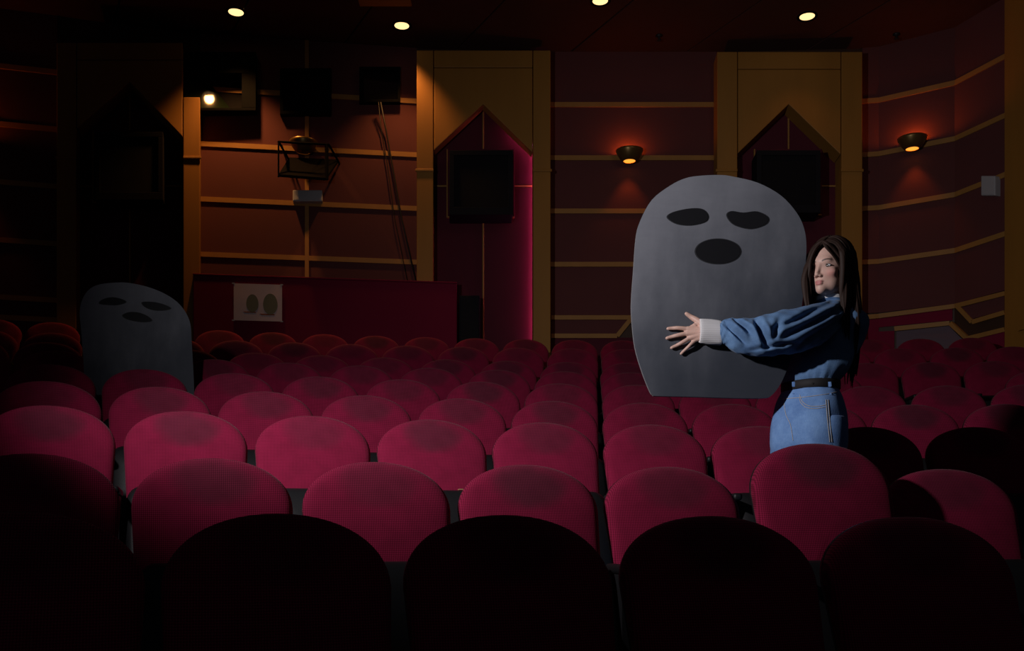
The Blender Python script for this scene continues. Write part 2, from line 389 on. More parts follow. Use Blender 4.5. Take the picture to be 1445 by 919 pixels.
# projection ports
lights_px = [(333, 17), (567, 36), (847, 1), (1139, 23)]
def ceil_pt(px, py): return Pt(px, py, F*CEIL/(HY-py))
def port(n, x0, y0, x1, y1, b, label, glass, refl=None, depth=.10):
    c = W((x0+x1)/2, y1, 0); r = tag(empty('window_%d' % n, c), label, kind='structure')
    def put(mb, name, m_, bev=.004): o = mb.build(name, m_, r, bevel=bev); o.location = -c; return o
    l_, t_, rr, bb = b
    for q in ([(x0, y0), (x1, y0), (x1, y0+t_), (x0, y0+t_)], [(x0, y1-bb), (x1, y1-bb), (x1, y1), (x0, y1)],
              [(x0, y0+t_), (x0+l_, y0+t_), (x0+l_, y1-bb), (x0, y1-bb)], [(x1-rr, y0+t_), (x1, y0+t_), (x1, y1-bb), (x1-rr, y1-bb)]):
        put(wpoly(MB(), q, .0, depth), 'frame', 'port_frame')
    cx, cy = (x0+l_+x1-rr)/2, (y0+t_+y1-bb)/2
    P = [(x0+l_-1, y0+t_-1), (x1-rr+1, y0+t_-1), (x1-rr+1, y1-bb+1), (x0+l_-1, y1-bb+1)]
    if refl:      # pane tipped so that it mirrors the room as projection glass does
        q0 = W(refl[0], refl[1], depth*.55); d1 = (Vector((0, 0, CZ))-q0).normalized(); d2 = (refl[2]-q0).normalized(); nn = (d1+d2).normalized()
        def on(px, py):
            d = (Pt(px, py, 1.0)-Vector((0, 0, CZ))); t = (q0-Vector((0, 0, CZ))).dot(nn)/d.dot(nn); return Vector((0, 0, CZ))+d*t
        A_ = [on(*p) for p in P]
    else: A_ = [W(*p, .045) for p in P]
    put(MB().prism(A_, [a+Vector((0, .008, 0)) for a in A_]), 'pane', glass, 0)
    wpoly_back = wpoly(MB(), P, 0.0, .022); put(wpoly_back, 'port_backing', 'black_grille', 0)
    return r
port(1, 259, 73, 361, 156, (3, 30, 20, 4), 'projection window with dark greenish glass above the gold strip', 'port_glass', (295, 137, ceil_pt(333, 17)), .16)
port(2, 395, 96, 467, 161, (5, 5, 5, 5), 'square black projection port in front of the vertical gold strip', 'port_glass_black')
port(3, 507, 94, 565, 144, (6, 5, 4, 4), 'small black projection port with two cables hanging from it', 'port_glass_black')

# ------------------------------------------------------------------ ceiling
cz = CZ+CEIL
ce = MB(); ce.box((-9, 4.0, cz+.03), (8, 13.8, cz+.15)); ceiling = tag(ce.build('ceiling', 'ceiling_joint'), 'dark reddish brown ceiling made of large boards', kind='structure')
ang = math.radians(28); d = np.array((-math.sin(ang), math.cos(ang))); nrm = np.array((math.cos(ang), math.sin(ang)))
p0 = np.array((-0.077, 11.37)); SP = 1.30
def clip_poly(P, a, b, c):        # keep a*x+b*y<=c
    out = []
    for i in range(len(P)):
        p, q = P[i], P[(i+1) % len(P)]; fp = a*p[0]+b*p[1]-c; fq = a*q[0]+b*q[1]-c
        if fp <= 0: out.append(p)
        if fp*fq < 0: t = fp/(fp-fq); out.append((p[0]+(q[0]-p[0])*t, p[1]+(q[1]-p[1])*t))
    return out
for i in range(-10, 9):
    c0 = float(p0@nrm)+i*SP+.012; c1 = c0+SP-.024
    P = [(-8.8, 4.1), (7.8, 4.1), (7.8, 13.7), (-8.8, 13.7)]
    P = clip_poly(P, nrm[0], nrm[1], c1); P = clip_poly(P, -nrm[0], -nrm[1], -c0) if len(P) > 2 else []
    if len(P) > 2:
        MB().prism([(x, y, cz) for x, y in P], [(x, y, cz+.03) for x, y in P]).build('ceiling_panel', 'ceiling_paint', ceiling)
# shallow dropped box in the ceiling
q0, q1 = Pt(508, 9, 11.46), Pt(581, 9, 11.46)
MB().box((q0.x, 10.4, q0.z), (q1.x, 11.46, cz)).build('ceiling_box', 'gold_paint', ceiling)
# recessed downlights
EN = [170, 85, 5, 5]
names = ['above the greenish projection window', 'above the small port with cables', 'above the wall between the two arches', 'above the arch behind the standing person']
for (px, py), e, nm in zip(lights_px, EN, names):
    c = ceil_pt(px, py); r = tag(empty('downlight', c), 'round warm recessed ceiling downlight '+nm, 'ceiling light', 'ceiling downlights')
    MB().lathe([(.088, .0), (.118, .0), (.118, -.008), (.100, -.012), (.088, -.004)], 28, closed=True).build('trim_ring', 'port_frame', r, smooth=True)
    MB().lathe([(.09, 0), (.09, -.003), (.055, -.005), (.004, -.006)], 28).build('lens', 'lamp_warm', r)
    l_ = lamp('downlight_beam', 'SPOT', (0, 0, -.03), e, (1.0, .42, .12), r, spot_size=math.radians(88), spot_blend=.7, shadow_soft_size=.06)
for px, py, nm in ((930, 50, 'between the two wall lamps'), (1265, 48, 'near the side wall corner')):
    c = ceil_pt(px, py); r = tag(empty('sprinkler', c), 'small ceiling sprinkler head '+nm, 'sprinkler')
    MB().lathe([(.04, 0), (.045, -.01), (.02, -.02), (.012, -.05), (.004, -.052)], 14).build('body', 'steel_black', r, smooth=True)
    MB().lathe([(.03, -.055), (.03, -.06), (.004, -.061)], 14).build('deflector', 'steel_black', r)

# ------------------------------------------------------------------ wall lamps
def sconce(px, py, label, lit=True):
    Y = wallY(px); c = W(px, py+9, .0)
    dx = W(px+8, py, 0)-W(px-8, py, 0); rz = math.atan2(dx.y, dx.x)
    r = tag(empty('wall_lamp', c, rz), label, 'wall lamp')
    prof = [(.075, .0), (.088, .002), (.125, .045), (.165, .11), (.172, .135), (.166, .137), (.158, .11), (.118, .048), (.083, .008), (.075, .004)]
    Rr = [[(q*math.cos(t), -.172+q*math.sin(t)*.98, z) for t in np.linspace(0, 2*math.pi, 36, endpoint=False)] for q, z in prof]
    MB().rings(Rr+[Rr[0]], False, False).build('bowl', 'brass', r, smooth=True)
    MB().tube([(0, -.01, .09), (0, .01-.06, .09)], .03, 14).build('wall_mount', 'brass', r)
    MB().tube([(0, -.172, .135), (0, -.172, .146)], [.02, .012], 12).build('finial', 'brass', r)
    MB().box((-.16, -.178, .128), (.16, -.166, .136)).build('cross_bar', 'brass', r)
    MB().lathe([(.078, .010), (.078, .016), (.01, .017)], 28, (0, -.172, 0)).build('diffuser', 'lamp_orange' if lit else 'brass', r)
    if lit:
        lamp('glow_up', 'POINT', (0, -.10, .125), 4.6, (1.0, .20, .03), r, shadow_soft_size=.03)
        lamp('glow_down', 'SPOT', (0, -.15, -.01), 6.0, (1.0, .20, .03), r, spot_size=math.radians(78), spot_blend=.6, shadow_soft_size=.05)
    return r
sconce(886, 226, 'brass bowl wall lamp glowing orange between the two gold arches')
sconce(1291, 208, 'brass bowl wall lamp glowing orange on the angled wall near the corner')
sconce(-62, 200, 'brass bowl wall lamp glowing orange beyond the unlit speaker arch')
sconce(430, 214, 'unlit brass bowl wall lamp behind the black projector shelf', False)

# projector shelf bracket
c = W(433, 258, 0); sh = tag(empty('projector_shelf', c), 'black metal shelf in a bracket frame below the projection ports', 'shelf')
def put(mb, name, m_, par, bev=.003): o = mb.build(name, m_, par, bevel=bev); o.location = -c; return o
h0 = u2h(HY-236); 
def Q(px, h, off): return Wz(px, h, off)
B0, B1, F0, F1 = W(408, 226, .15), W(478, 229, .15), W(393, 250, .50), W(460, 255, .50); dz = Vector((0, 0, .035))
put(MB().prism([F0, F1, B1, B0], [F0+dz, F1+dz, B1+dz, B0+dz]), 'shelf_plate', 'shelf_black', sh)
T0, T1 = W(393, 200, .46), W(464, 204, .46)
for nm, a_, b_, r_ in (('top_rail', T0, T1, .014), ('upright', T0, F0, .010), ('upright', W(461, 204, .46), W(461, 254, .48), .022), ('brace', T0, B0, .014), ('brace', T1, B1, .014),
                   ('wall_arm', T0, W(398, 206, .0), .012), ('wall_arm', T1, W(466, 209, .0), .012), ('wall_arm', B0, W(411, 230, .0), .012), ('wall_arm', B1, W(479, 232, .0), .012)):
    put(MB().tube([a_, b_], r_, 4), nm, 'shelf_black', sh, 0)
# white boxes
def wbox(px0, py0, px1, py1, label, nm):
    c_ = W((px0+px1)/2, py1, 0); r = tag(empty(nm, c_), label, 'light box')
    o = wpoly(MB(), [(px0, py0), (px1, py0), (px1, py1), (px0, py1)], .02, .12).build('housing', 'white_plastic', r, bevel=.012); o.location = -c_
    o = wpoly(MB(), [(px0+2, py1-5), (px1-2, py1-5), (px1-2, py1-2), (px0+2, py1-2)], .12, .126).build('lens_strip', 'white_plastic', r); o.location = -c_
wbox(413, 268, 455, 284, 'pale grey rectangular box on the wall below the projector shelf', 'emergency_light')
wbox(1384, 248, 1404, 276, 'small white upright box on the side wall near the gold pillar', 'wall_box')
# hanging cables
cb = MB().tube([W(537, 144, .12), W(545, 185, .06), W(553, 230, .05), W(567, 310, .05), W(587, 397, .05)], .010, 6)
tag(cb.build('cable', 'cable', smooth=True), 'thicker black cable slanting down the wall from the small port', 'cable')
cb = MB().tube([W(534, 144, .12), W(538, 185, .05), W(546, 230, .05), W(557, 310, .05), W(575, 397, .05)], .006, 6)
tag(cb.build('cable', 'cable', smooth=True), 'thinner black cable slanting down the wall from the small port', 'cable')

# ------------------------------------------------------------------ red partition, poster, dark cabinet
def partY(px): return 1.0/np.interp(px, [272, 645], [1/11.78, 1/12.18])
PH = 372/F*11.78
def PW(px, py, off=0): return Pt(px, py, float(partY(px))-off)
a_, b_ = PW(272, 500), PW(645, 500)
dirp = (b_-a_); dirp.z = 0; L = dirp.length; dirp.normalize(); nb = Vector((-dirp.y, dirp.x, 0))
part = tag(empty('partition', (a_.x, a_.y, FLZ[-1]), math.atan2(dirp.y, dirp.x)), 'long crimson cloth-covered partition behind the last row of seats', 'partition')
hh = PH-FLOORH
MB().box((0, 0, 0), (L, .10, hh)).build('panel', 'partition_cloth', part, bevel=.012)
MB().box((0, -.006, hh-.001), (L, .106, hh+.018)).build('top_rail', 'partition_cloth', part, bevel=.005)
for q in (.4, L/2, L-.4): MB().box((q-.05, .10, 0), (q+.05, .38, .04)).build('foot', 'steel_black', part)
# poster
c = PW(364, 427, .012)
po = tag(empty('poster', c, math.atan2(dirp.y, dirp.x)), 'pale poster of two dark egg shapes taped to the crimson partition', 'poster')
wd, ht = 66/F*11.87/dirp.x, 52/F*11.87
MB().box((-wd/2, -.002, -ht/2), (wd/2, .004, ht/2)).build('paper', 'poster_paper', po)
for ex, ez, rx, rz_, bw in ((-.065, -.02, .072, .115, .10), (.145, -.025, .085, .135, .11)):
    pts = [(ex+rx*math.cos(t), ez+rz_*math.sin(t)*(1.0 if math.sin(t) > 0 else .85)) for t in np.linspace(0, 2*math.pi, 30, endpoint=False)]
    base = [(ex-rx*1.5, ez-rz_*.80), (ex+rx*.55, ez-rz_*.80), (ex+rx*.6, ez-rz_*.92), (ex-rx*1.2, ez-rz_*.92)]
    MB().prism([(x, -.0030, z) for x, z in base], [(x, -.002, z) for x, z in base]).build('printed_base', 'poster_brown', po)
    MB().prism([(x, -.0036, z) for x, z in pts], [(x, -.002, z) for x, z in pts]).build('printed_egg', 'poster_egg', po)
for sx, sz in ((-1, 1), (1, 1), (1, -1), (-1, -1)):
    MB().box((sx*wd/2-.02, -.004, sz*ht/2-.008), (sx*wd/2+.012, -.001, sz*ht/2+.008)).build('tape', 'white_plastic', po)
# dark cabinet in the niche
cb0, cb1 = W(648, 417, .32), W(677, 417, .32)
dc = tag(empty('cabinet', (cb0.x, cb0.y, FLZ[-1])), 'narrow black cabinet beside the end of the crimson partition', 'cabinet')
hc = cb0.z-FLZ[-1]; wc = cb1.x-cb0.x
MB().box((0, 0, 0), (wc, .26, hc)).build('body', 'black_box', dc, bevel=.006)
MB().box((.012, -.016, .05), (wc-.012, 0, hc-.02)).build('door', 'black_box', dc, bevel=.004)

# ------------------------------------------------------------------ cinema seats
TILT = math.tan(math.radians(21))
def tilt(z): return (z-TOP)*TILT
def outline(wb=.230, wt=.2580, zb=.37, b=.175):
    zc = TOP-b; P = []
    for z in np.linspace(zb, zc, 6)[:-1]: P.append((-(wb+(wt-wb)*(z-zb)/(zc-zb)), z))
    for t in np.linspace(math.pi, 0, 29):
        cs, sn = math.cos(t), math.sin(t); n = 2.12
        P.append((wt*math.copysign(abs(cs)**(2/n), cs), zc+b*abs(sn)**(2/n)))
    for z in np.linspace(zb, zc, 6)[:-1][::-1]: P.append((wb+(wt-wb)*(z-zb)/(zc-zb), z))
    for x in np.linspace(wb, -wb, 9)[1:-1]: P.append((x, zb))
    return np.array(P)
def inset(P, d):
    out = []
    n = len(P)
    for i in range(n):
        t = P[(i+1) % n]-P[i-1]; t = t/np.linalg.norm(t); out.append(P[i]+np.array((t[1], -t[0]))*d)
    return np.array(out)
OUT = outline()
cen = np.array((0, .70))
def ring(P, y): return [(x, tilt(z)+y, z) for x, z in P]
def cushion():
    RG = [ring(inset(OUT, .010), .075), ring(OUT, .060), ring(OUT, .034), ring(inset(OUT, .004), .018), ring(inset(OUT, .014), .006), ring(inset(OUT, .030), .0), ring(inset(OUT, .05), -.004)]
    base = inset(OUT, .05)
    for s in (.78, .55, .3, .04):
        RG.append(ring(cen+(base-cen)*s, -.004-.016*(1-s*s)))
    return MB().rings(RG).mesh('back_cushion', True)
def bshell():
    o2 = inset(OUT, .001)
    RG = [ring(inset(OUT, .02), .055), ring(o2, .058), ring(o2, .078), ring(inset(OUT, .012), .094), ring(inset(OUT, .05), .104)]
    base = inset(OUT, .05)
    for s in (.6, .1): RG.append(ring(cen+(base-cen)*s, .104+.01*(1-s)))
    return MB().rings(RG).mesh('back_shell', True)
def rrect(w_, z0, z1, r, n=7):
    P = []
    for cx_, cz_, a0 in ((w_-r, z0+r, -90), (w_-r, z1-r, 0), (-w_+r, z1-r, 90), (-w_+r, z0+r, 180)):
        for t in np.linspace(a0, a0+90, n): P.append((cx_+r*math.cos(math.radians(t)), cz_+r*math.sin(math.radians(t))))
    return np.array(P)[::-1]
SR = rrect(.232, .235, .625, .06); SC = np.array((0, .43))
def seat_pad():
    RG = [ring(SR*0+SC+(SR-SC)*s, y) for s, y in ((.1, -.022), (.7, -.022), (.93, -.028), (1.0, -.045), (1.0, -.085), (.96, -.095), (.2, -.095))]
    return MB().rings(RG).mesh('seat_pad', True)
def seat_shell():
    S2 = rrect(.237, .228, .632, .065)
    RG = [ring(SC+(S2-SC)*s, y) for s, y in ((.2, -.088), (.97, -.085), (1.0, -.090), (1.0, -.105), (.975, -.122), (.90, -.138), (.6, -.150), (.1, -.154))]
    return MB().rings(RG).mesh('seat_shell', True)
def pad_down(shell=False):
    # lowered seat: pad lying flat at sitting height
    RG = []
    S = rrect(.232, 0, .43, .06); c_ = np.array((0, .215))
    prof = ((.1, .0), (.9, .0), (1.0, .02), (1.0, .06), (.95, .082), (.6, .09), (.1, .092)) if not shell else ((.1, -.05), (.8, -.04), (.98, -.02), (1.01, .0), (.98, .012), (.2, .012))
    for s, y in prof:
        q = c_+(S-c_)*s
        RG.append([(x, -.115-z_, .37+y) for x, z_ in q])
    return MB().rings(RG).mesh('seat_pad', True)
def frame():
    m = MB(); m.box((-.014, -.36, 0.01), (.014, -.16, .585)); m.box((-.022, -.42, 0), (.022, -.10, .012)); return m.mesh('side_frame')
def armrest():
    P = rrect(.021, 0, .034, .012, 4)
    RG = []
    for y, s in ((-.485, .55), (-.48, .9), (-.465, 1), (-.17, 1), (-.158, .9), (-.154, .5)):
        c_ = np.array((0, .017)); q = c_+(P-c_)*s; RG.append([(x, y, .585+z) for x, z in q])
    return MB().rings(RG).mesh('armrest', True)
ME = {}
for nm, fn, mt in (('back_cushion', cushion, 'seat_cloth'), ('back_shell', bshell, 'seat_plastic'), ('seat_pad', seat_pad, 'seat_cloth'), ('seat_shell', seat_shell, 'seat_plastic'),
                   ('side_frame', frame, 'steel_black'), ('armrest', armrest, 'seat_plastic'), ('pad_down', pad_down, 'seat_cloth'), ('shell_down', lambda: pad_down(True), 'seat_plastic')):
    ME[nm] = fn(); ME[nm].materials.append(MATS[mt])
ORD = ['frontmost row, standing in darkness', 'second row from the front', 'third row from the front', 'fourth row from the front', 'fifth row from the front',
       'fourth row from the rear wall', 'third row from the rear wall', 'second row from the rear wall', 'rearmost row along the rear wall']
def make_seat(k, X, label=None, down=False, last=False, scale=1.0, extra=None):
    Y = rowY(k, X); s = empty('cinema_seat', (X, Y, FLZ[k]), math.atan(rowS(k, X)))
    if label: tag(s, label, 'seat')
    else: tag(s, 'crimson cloth tip-up cinema seat in the '+ORD[k], 'seat', 'cinema seats in the '+ORD[k].split(',')[0])
    for nm in ('back_cushion', 'back_shell'): link(nm, ME[nm], s).scale = ((scale+1)/2-.022 if scale > 1 else 1, 1, scale)
    link('seat_pad', ME['pad_down' if down else 'seat_pad'], s); link('seat_shell', ME['shell_down' if down else 'seat_shell'], s)
    for sx in ((-1, 1) if last else (-1,)):
        o = link('side_frame', ME['side_frame'], s); o.location.x = sx*PITCH/2
        o = link('armrest', ME['armrest'], s); o.location.x = sx*PITCH/2
    return s
GAP = [866, 846, 846, 846, 846, 845, 844, 846, 845]
pxof = lambda X, Y: CX+F*X/Y
seat_list = []
for k in range(NR):
    # start from the gap column and walk along the arc in both directions
    X = 0.0
    for _ in range(40): X = (GAP[k]-CX)/F*rowY(k, X)
    XS = []
    def step(x, d): return x+d*math.cos(math.atan(rowS(k, x+d/2)))
    x = step(X, PITCH/2)
    while pxof(x, rowY(k, x)) < 1500 and x < 5.25: XS.append(x); x = step(x, PITCH)
    x = step(X, -PITCH/2)
    while pxof(x, rowY(k, x)) > -60: XS.append(x); x = step(x, -PITCH)
    XS.sort()
    for i, x in enumerate(XS):
        px = pxof(x, rowY(k, x)); label = None; down = False; sc = 1.0
        if k == 5 and 1255 < px < 1432: continue
        if k == 1 and 1090 < px < 1200: label = 'crimson cinema seat standing taller than its neighbours, right before the standing person'; sc = 1.085
        nxt = XS[i+1] if i+1 < len(XS) else None
        last = nxt is None or (k == 5 and 1255 < pxof(nxt, rowY(k, nxt)) < 1432)
        s = make_seat(k, x, label, down, last, sc)
        if sc > 1: th_ = math.atan(rowS(k, x)); s.location.x += .13*math.sin(th_)-.016; s.location.y -= .13*math.cos(th_)
        seat_list.append((k, px, s))
        if k == 2 and 570 < px < 640:
            MB().box((.085, tilt(.634)-.118, .634), (.125, tilt(.634)-.088, .638)).build('number_plate', 'brass_plate', s)
            s['label'] = 'crimson cinema seat of the third row with a small brass number plate'

# labels: count along a row from a seat that is marked out by itself
WORD = ['', 'first', 'second', 'third', 'fourth', 'fifth', 'sixth', 'seventh', 'eighth', 'ninth', 'tenth', 'eleventh', 'twelfth', 'thirteenth', 'fourteenth', 'fifteenth', 'sixteenth', 'seventeenth', 'eighteenth']
def count_from(k, px_anchor, anchor, own=None):
    row = sorted([(px, s) for kk, px, s in seat_list if kk == k], key=lambda q: q[0])
    a = min(range(len(row)), key=lambda i: abs(row[i][0]-px_anchor))
    for i, (px, s) in enumerate(row):
        n = abs(i-a)
        if n == 0:
            if own: s['label'] = own
        else: s['label'] = 'crimson seat, %s past %s towards the %s' % (WORD[n], anchor, 'corner pillar' if i > a else 'unlit arch')
        s['group'] = 'cinema seats in the '+ORD[k].split(',')[0]
count_from(1, 1145, 'the extra tall seat')
count_from(2, 600, 'the seat with a brass plate')
count_from(3, 225, 'the fourth-row seat facing the dim cutout', 'crimson cinema seat of the fourth row in line with the dim cutout')
count_from(5, 195, 'the seat behind the dim cutout', 'crimson cinema seat whose armrests carry the dim grey cutout')
count_from(6, 195, 'the seat two rows behind the dim cutout', 'crimson cinema seat hidden two rows behind the dim grey cutout')
count_from(7, 662, 'the last-but-one-row seat before the cabinet', 'crimson cinema seat of the last row but one before the black cabinet')
count_from(8, 672, 'the rearmost seat before the black cabinet', 'crimson cinema seat of the rearmost row before the black cabinet')
count_from(4, 205, 'the seat before the dim cutout', 'crimson cinema seat standing right in front of the dim grey cutout')

# ------------------------------------------------------------------ painted stone cutouts
def cutout(name, label, outline_px, eyes, Y, thick, lean=0.0, rz=0.0):
    P = np.array(catmull(outline_px, 4)); cxp = (P[:, 0].min()+P[:, 0].max())/2; yb = P[:, 1].max()
    o3 = Pt(cxp, yb, Y)
    r = tag(empty(name, o3), label, 'cutout'); r.rotation_euler = (-lean, 0, rz)
    mid = (P[:, 1].min()+yb)/2
    zc = (yb-mid)/F*Y
    def loc(px, py): return ((px-cxp)/F*Y/math.cos(rz), (yb-py)/F*Y)
    q = [loc(*p) for p in P]
    front = [(x, 0, z-zc) for x, z in q]; back = [(x, thick, z-zc) for x, z in q]
    m = MB(); n = len(q)
    m.add(front+back, [tuple(range(n)), tuple(range(2*n-1, n-1, -1))], 0)
    m.add(front+back, [(i, i+n, (i+1) % n+n, (i+1) % n) for i in range(n)], 1)
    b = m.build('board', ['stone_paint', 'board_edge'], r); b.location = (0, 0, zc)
    me = b.data
    bm = bmesh.new(); bm.from_mesh(me); bmesh.ops.remove_doubles(bm, verts=bm.verts[:], dist=1e-5); bm.to_mesh(me); bm.free()
    for nm, pts in eyes:
        e = [loc(*p) for p in catmull(pts, 5)]; c_ = np.mean(e, axis=0)
        big = [tuple(c_+(np.array(p)-c_)*1.05) for p in e]
        part_ = MB().prism([(x, -.0015, z) for x, z in big], [(x, .004, z) for x, z in big]).build('painted_'+nm, 'stone_rim', r)
        MB().prism([(x, -.003, z) for x, z in e], [(x, -.0012, z) for x, z in e]).build('painted_centre', 'stone_black', part_)
    return r
BIG = [(989, 248), (1015, 247), (1033, 249), (1069.5, 258), (1102, 276), (1124, 300), (1134.5, 322), (1138, 348), (1135.5, 388), (1131.5, 432), (1122, 490), (1108, 528), (1099, 546), (1089, 558), (1080, 561.5), (1044, 562), (971, 560), (928, 559), (921, 557.5), (916, 550), (905.5, 523), (896, 490), (891.7, 453), (891, 424), (894, 381), (897.5, 335), (903.7, 311), (920, 282), (945.6, 262), (967.5, 251.5)]
E1 = [(942, 307), (950, 300), (972, 295), (990, 295.5), (998.5, 304), (995, 313), (975, 318), (955, 316)]
E2 = [(1026, 303), (1033, 298.5), (1049, 300.5), (1068, 299), (1083, 307), (1080, 316.5), (1060, 323), (1040, 319), (1030, 312)]
M1 = [(1013+31.5*math.cos(t), 355+17.5*math.sin(t)) for t in np.linspace(0, 2*math.pi, 10, endpoint=False)]
BY = 4.12
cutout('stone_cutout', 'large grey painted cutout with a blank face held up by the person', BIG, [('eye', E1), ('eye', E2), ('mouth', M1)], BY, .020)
def c5(L_): return [(100+x/5.105, 390+y/5.105) for x, y in L_]
SM = c5([(350, 72), (430, 71), (540, 90), (650, 130), (740, 190), (800, 270), (830, 360), (837, 480), (845, 620), (852, 770), (853, 860), (838, 895), (500, 900), (165, 895), (142, 850), (135, 740), (130, 640), (124, 560), (111, 400), (104, 310), (118, 220), (160, 140), (230, 95)])
S1 = c5([(230, 236), (252, 205), (310, 185), (370, 193), (402, 214), (350, 238), (290, 242)])
S2 = c5([(508, 208), (580, 201), (650, 214), (698, 240), (650, 259), (580, 261), (524, 240)])
S3 = c5([(380, 312), (420, 288), (480, 285), (540, 306), (573, 340), (520, 354), (450, 349), (400, 335)])
# its foot rests on the armrests of the fourth row from the rear wall
X5 = -2.65; Y5 = rowY(5, X5)-.37
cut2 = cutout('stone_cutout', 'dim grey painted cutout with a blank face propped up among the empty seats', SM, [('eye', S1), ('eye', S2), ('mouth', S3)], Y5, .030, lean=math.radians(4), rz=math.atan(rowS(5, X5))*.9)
cut2.location.z = FLZ[5]+.621
#PERSON
# ------------------------------------------------------------------ the person holding the cutout
mat('hair_brown', (0.022, 0.012, 0.009), 0.62, spec=0.18)
g = NT(MATS['hair_brown']); v = g.obj(); g.color(g.mix(g.noise(v, 40, 4, .6, (1, 1, .08)), (0.008, 0.005, 0.004), (0.042, 0.022, 0.016)))
def m_denim(name, dark, light, fade):
    m = mat(name, light, 0.85, spec=0.2, sheen=.1); g = NT(m); v = g.obj()
    n1 = g.noise(v, 9, 5, .6); n2 = g.noise(v, 300, 2, .6, (1, 1, .25)); n3 = g.noise(v, 60, 3, .7, (.25, 1, 2.2))
    c = g.mix(g.ramp(n1, .32, .72), dark, light); c = g.mix(g.math('MULTIPLY', n3, .45), c, fade); c = g.mix(g.math('MULTIPLY', n2, .5), c, dark)
    g.color(c); g.bump(n2, .0012, .5); return m
m_denim('denim_blouse', (0.045, 0.105, 0.235), (0.135, 0.26, 0.46), (0.22, 0.35, 0.55))
m_denim('denim_jeans', (0.065, 0.16, 0.40), (0.19, 0.36, 0.68), (0.33, 0.50, 0.78))
mat('stitch', (0.42, 0.40, 0.38), 0.8); mat('white_knit', (0.72, 0.71, 0.72), 0.85)
g = NT(MATS['white_knit']); x_, y_, z_ = g.sep(g.obj()); g.bump(g.math('SINE', g.math('MULTIPLY', z_, 1500)), .0008, .5)
mat('belt_leather', (0.016, 0.015, 0.016), 0.65, spec=.2); mat('shoe_white', (0.6, 0.6, 0.6), 0.6); mat('silver', (.10, .10, .11), .3, .9)
mat('eye_white', (0.55, 0.55, 0.56), 0.25); mat('iris', (0.035, 0.022, 0.014), 0.15); mat('lash', (0.012, 0.008, 0.007), 0.7)
sk = mat('skin', (0.6, 0.4, 0.33), 0.5, spec=0.35)
sk.node_tree.nodes['Principled BSDF'].inputs['Subsurface Weight'].default_value = 0.08
sk.node_tree.nodes['Principled BSDF'].inputs['Subsurface Radius'].default_value = (.01, .004, .002)
g = NT(sk); at = g.n('ShaderNodeAttribute'); at.attribute_name = 'skin_colour'; g.color(at.outputs['Color'])

PYY = 4.27                                   # depth she stands at, on the third row's tread
PFLOOR = FLZ[2]
foot0 = Pt(1141, 600, PYY); foot0.z = PFLOOR
person = tag(empty('person', foot0), 'person in blue denim with long dark hair hugging the large grey cutout', 'person')
def pput(o): o.location = -foot0; return o
def up_(v): return np.array(v, float)

# --- head frame: x = her right, y = where the face points, z = up
yaw = math.radians(46); tl = math.radians(3)
fy = up_((-math.sin(yaw), -math.cos(yaw), 0.0)); fz0 = up_((0.03, 0.0, 1.0)); fx = np.cross(fy, fz0); fx /= np.linalg.norm(fx); fz = np.cross(fx, fy)
HO = up_(Pt(1169.5, 381.5, 4.15))
def toW(p): p = np.asarray(p, float); return HO+p[..., 0:1]*fx+p[..., 1:2]*fy+p[..., 2:3]*fz
def toL(p): q = np.asarray(p, float)-HO; return np.stack([q@fx, q@fy, q@fz], -1)
def ell(p, c, r):
    q = p-np.array(c); r = np.array(r); k0 = np.linalg.norm(q/r, axis=-1); k1 = np.linalg.norm(q/r**2, axis=-1)+1e-9; return k0*(k0-1)/k1
def cap(p, a, b, ra, rb):
    a, b = np.array(a), np.array(b); ba = b-a; t = np.clip(((p-a)@ba)/(ba@ba), 0, 1); return np.linalg.norm(p-a-t[..., None]*ba, axis=-1)-(ra+(rb-ra)*t)
def smin(a, b, k): h = np.clip(.5+.5*(b-a)/k, 0, 1); return b+(a-b)*h-k*h*(1-h)
def smax(a, b, k): return -smin(-a, -b, k)
def head_sdf(p):
    d = ell(p, (0, -.015, .033), (.073, .092, .084))
    d = smin(d, ell(p, (0, .022, -.028), (.058, .062, .080)), .02)
    d = smin(d, ell(p, (0, .062, -.090), (.019, .020, .019)), .022)
    for sx in (-1, 1):
        d = smin(d, ell(p, (sx*.036, .018, -.064), (.020, .036, .026)), .022)
        d = smin(d, ell(p, (sx*.041, .053, -.024), (.020, .017, .015)), .016)
        d = smin(d, ell(p, (sx*.072, -.008, -.018), (.008, .018, .028)), .008)
    d = smin(d, ell(p, (0, .066, .026), (.042, .015, .014)), .016)
    for sx in (-1, 1): d = smax(d, -ell(p, (sx*.031, .096, .001), (.019, .017, .0105)), .010)
    d = smin(d, cap(p, (0, .079, .008), (0, .0965, -.033), .0064, .0066), .010)
    d = smin(d, ell(p, (0, .0965, -.036), (.0078, .0080, .0070)), .006)
    for sx in (-1, 1): d = smin(d, ell(p, (sx*.0105, .088, -.040), (.0062, .0085, .0062)), .005)
    d = smin(d, ell(p, (0, .0815, -.0615), (.0180, .0070, .0046)), .006)
    d = smin(d, ell(p, (0, .0805, -.0715), (.0150, .0078, .0054)), .005)
    d = smax(d, -ell(p, (0, .0915, -.0660), (.018, .006, .0014)), .002)
    return d
nt, npz = 150, 110
th = np.linspace(0, 2*math.pi, nt, endpoint=False); ph = np.linspace(.02, math.pi-.02, npz)
D = np.stack([np.outer(np.sin(ph), np.sin(th)), np.outer(np.sin(ph), np.cos(th)), np.outer(np.cos(ph), np.ones(nt))], -1).reshape(-1, 3)
c0 = np.array((0, .012, -.005)); lo = np.full(len(D), .02); hi = np.full(len(D), .20)
for _ in range(26):
    mid_ = (lo+hi)/2; ins = head_sdf(c0+D*mid_[:, None]) < 0; lo = np.where(ins, mid_, lo); hi = np.where(ins, hi, mid_)
HP = toW(c0+D*lo[:, None])
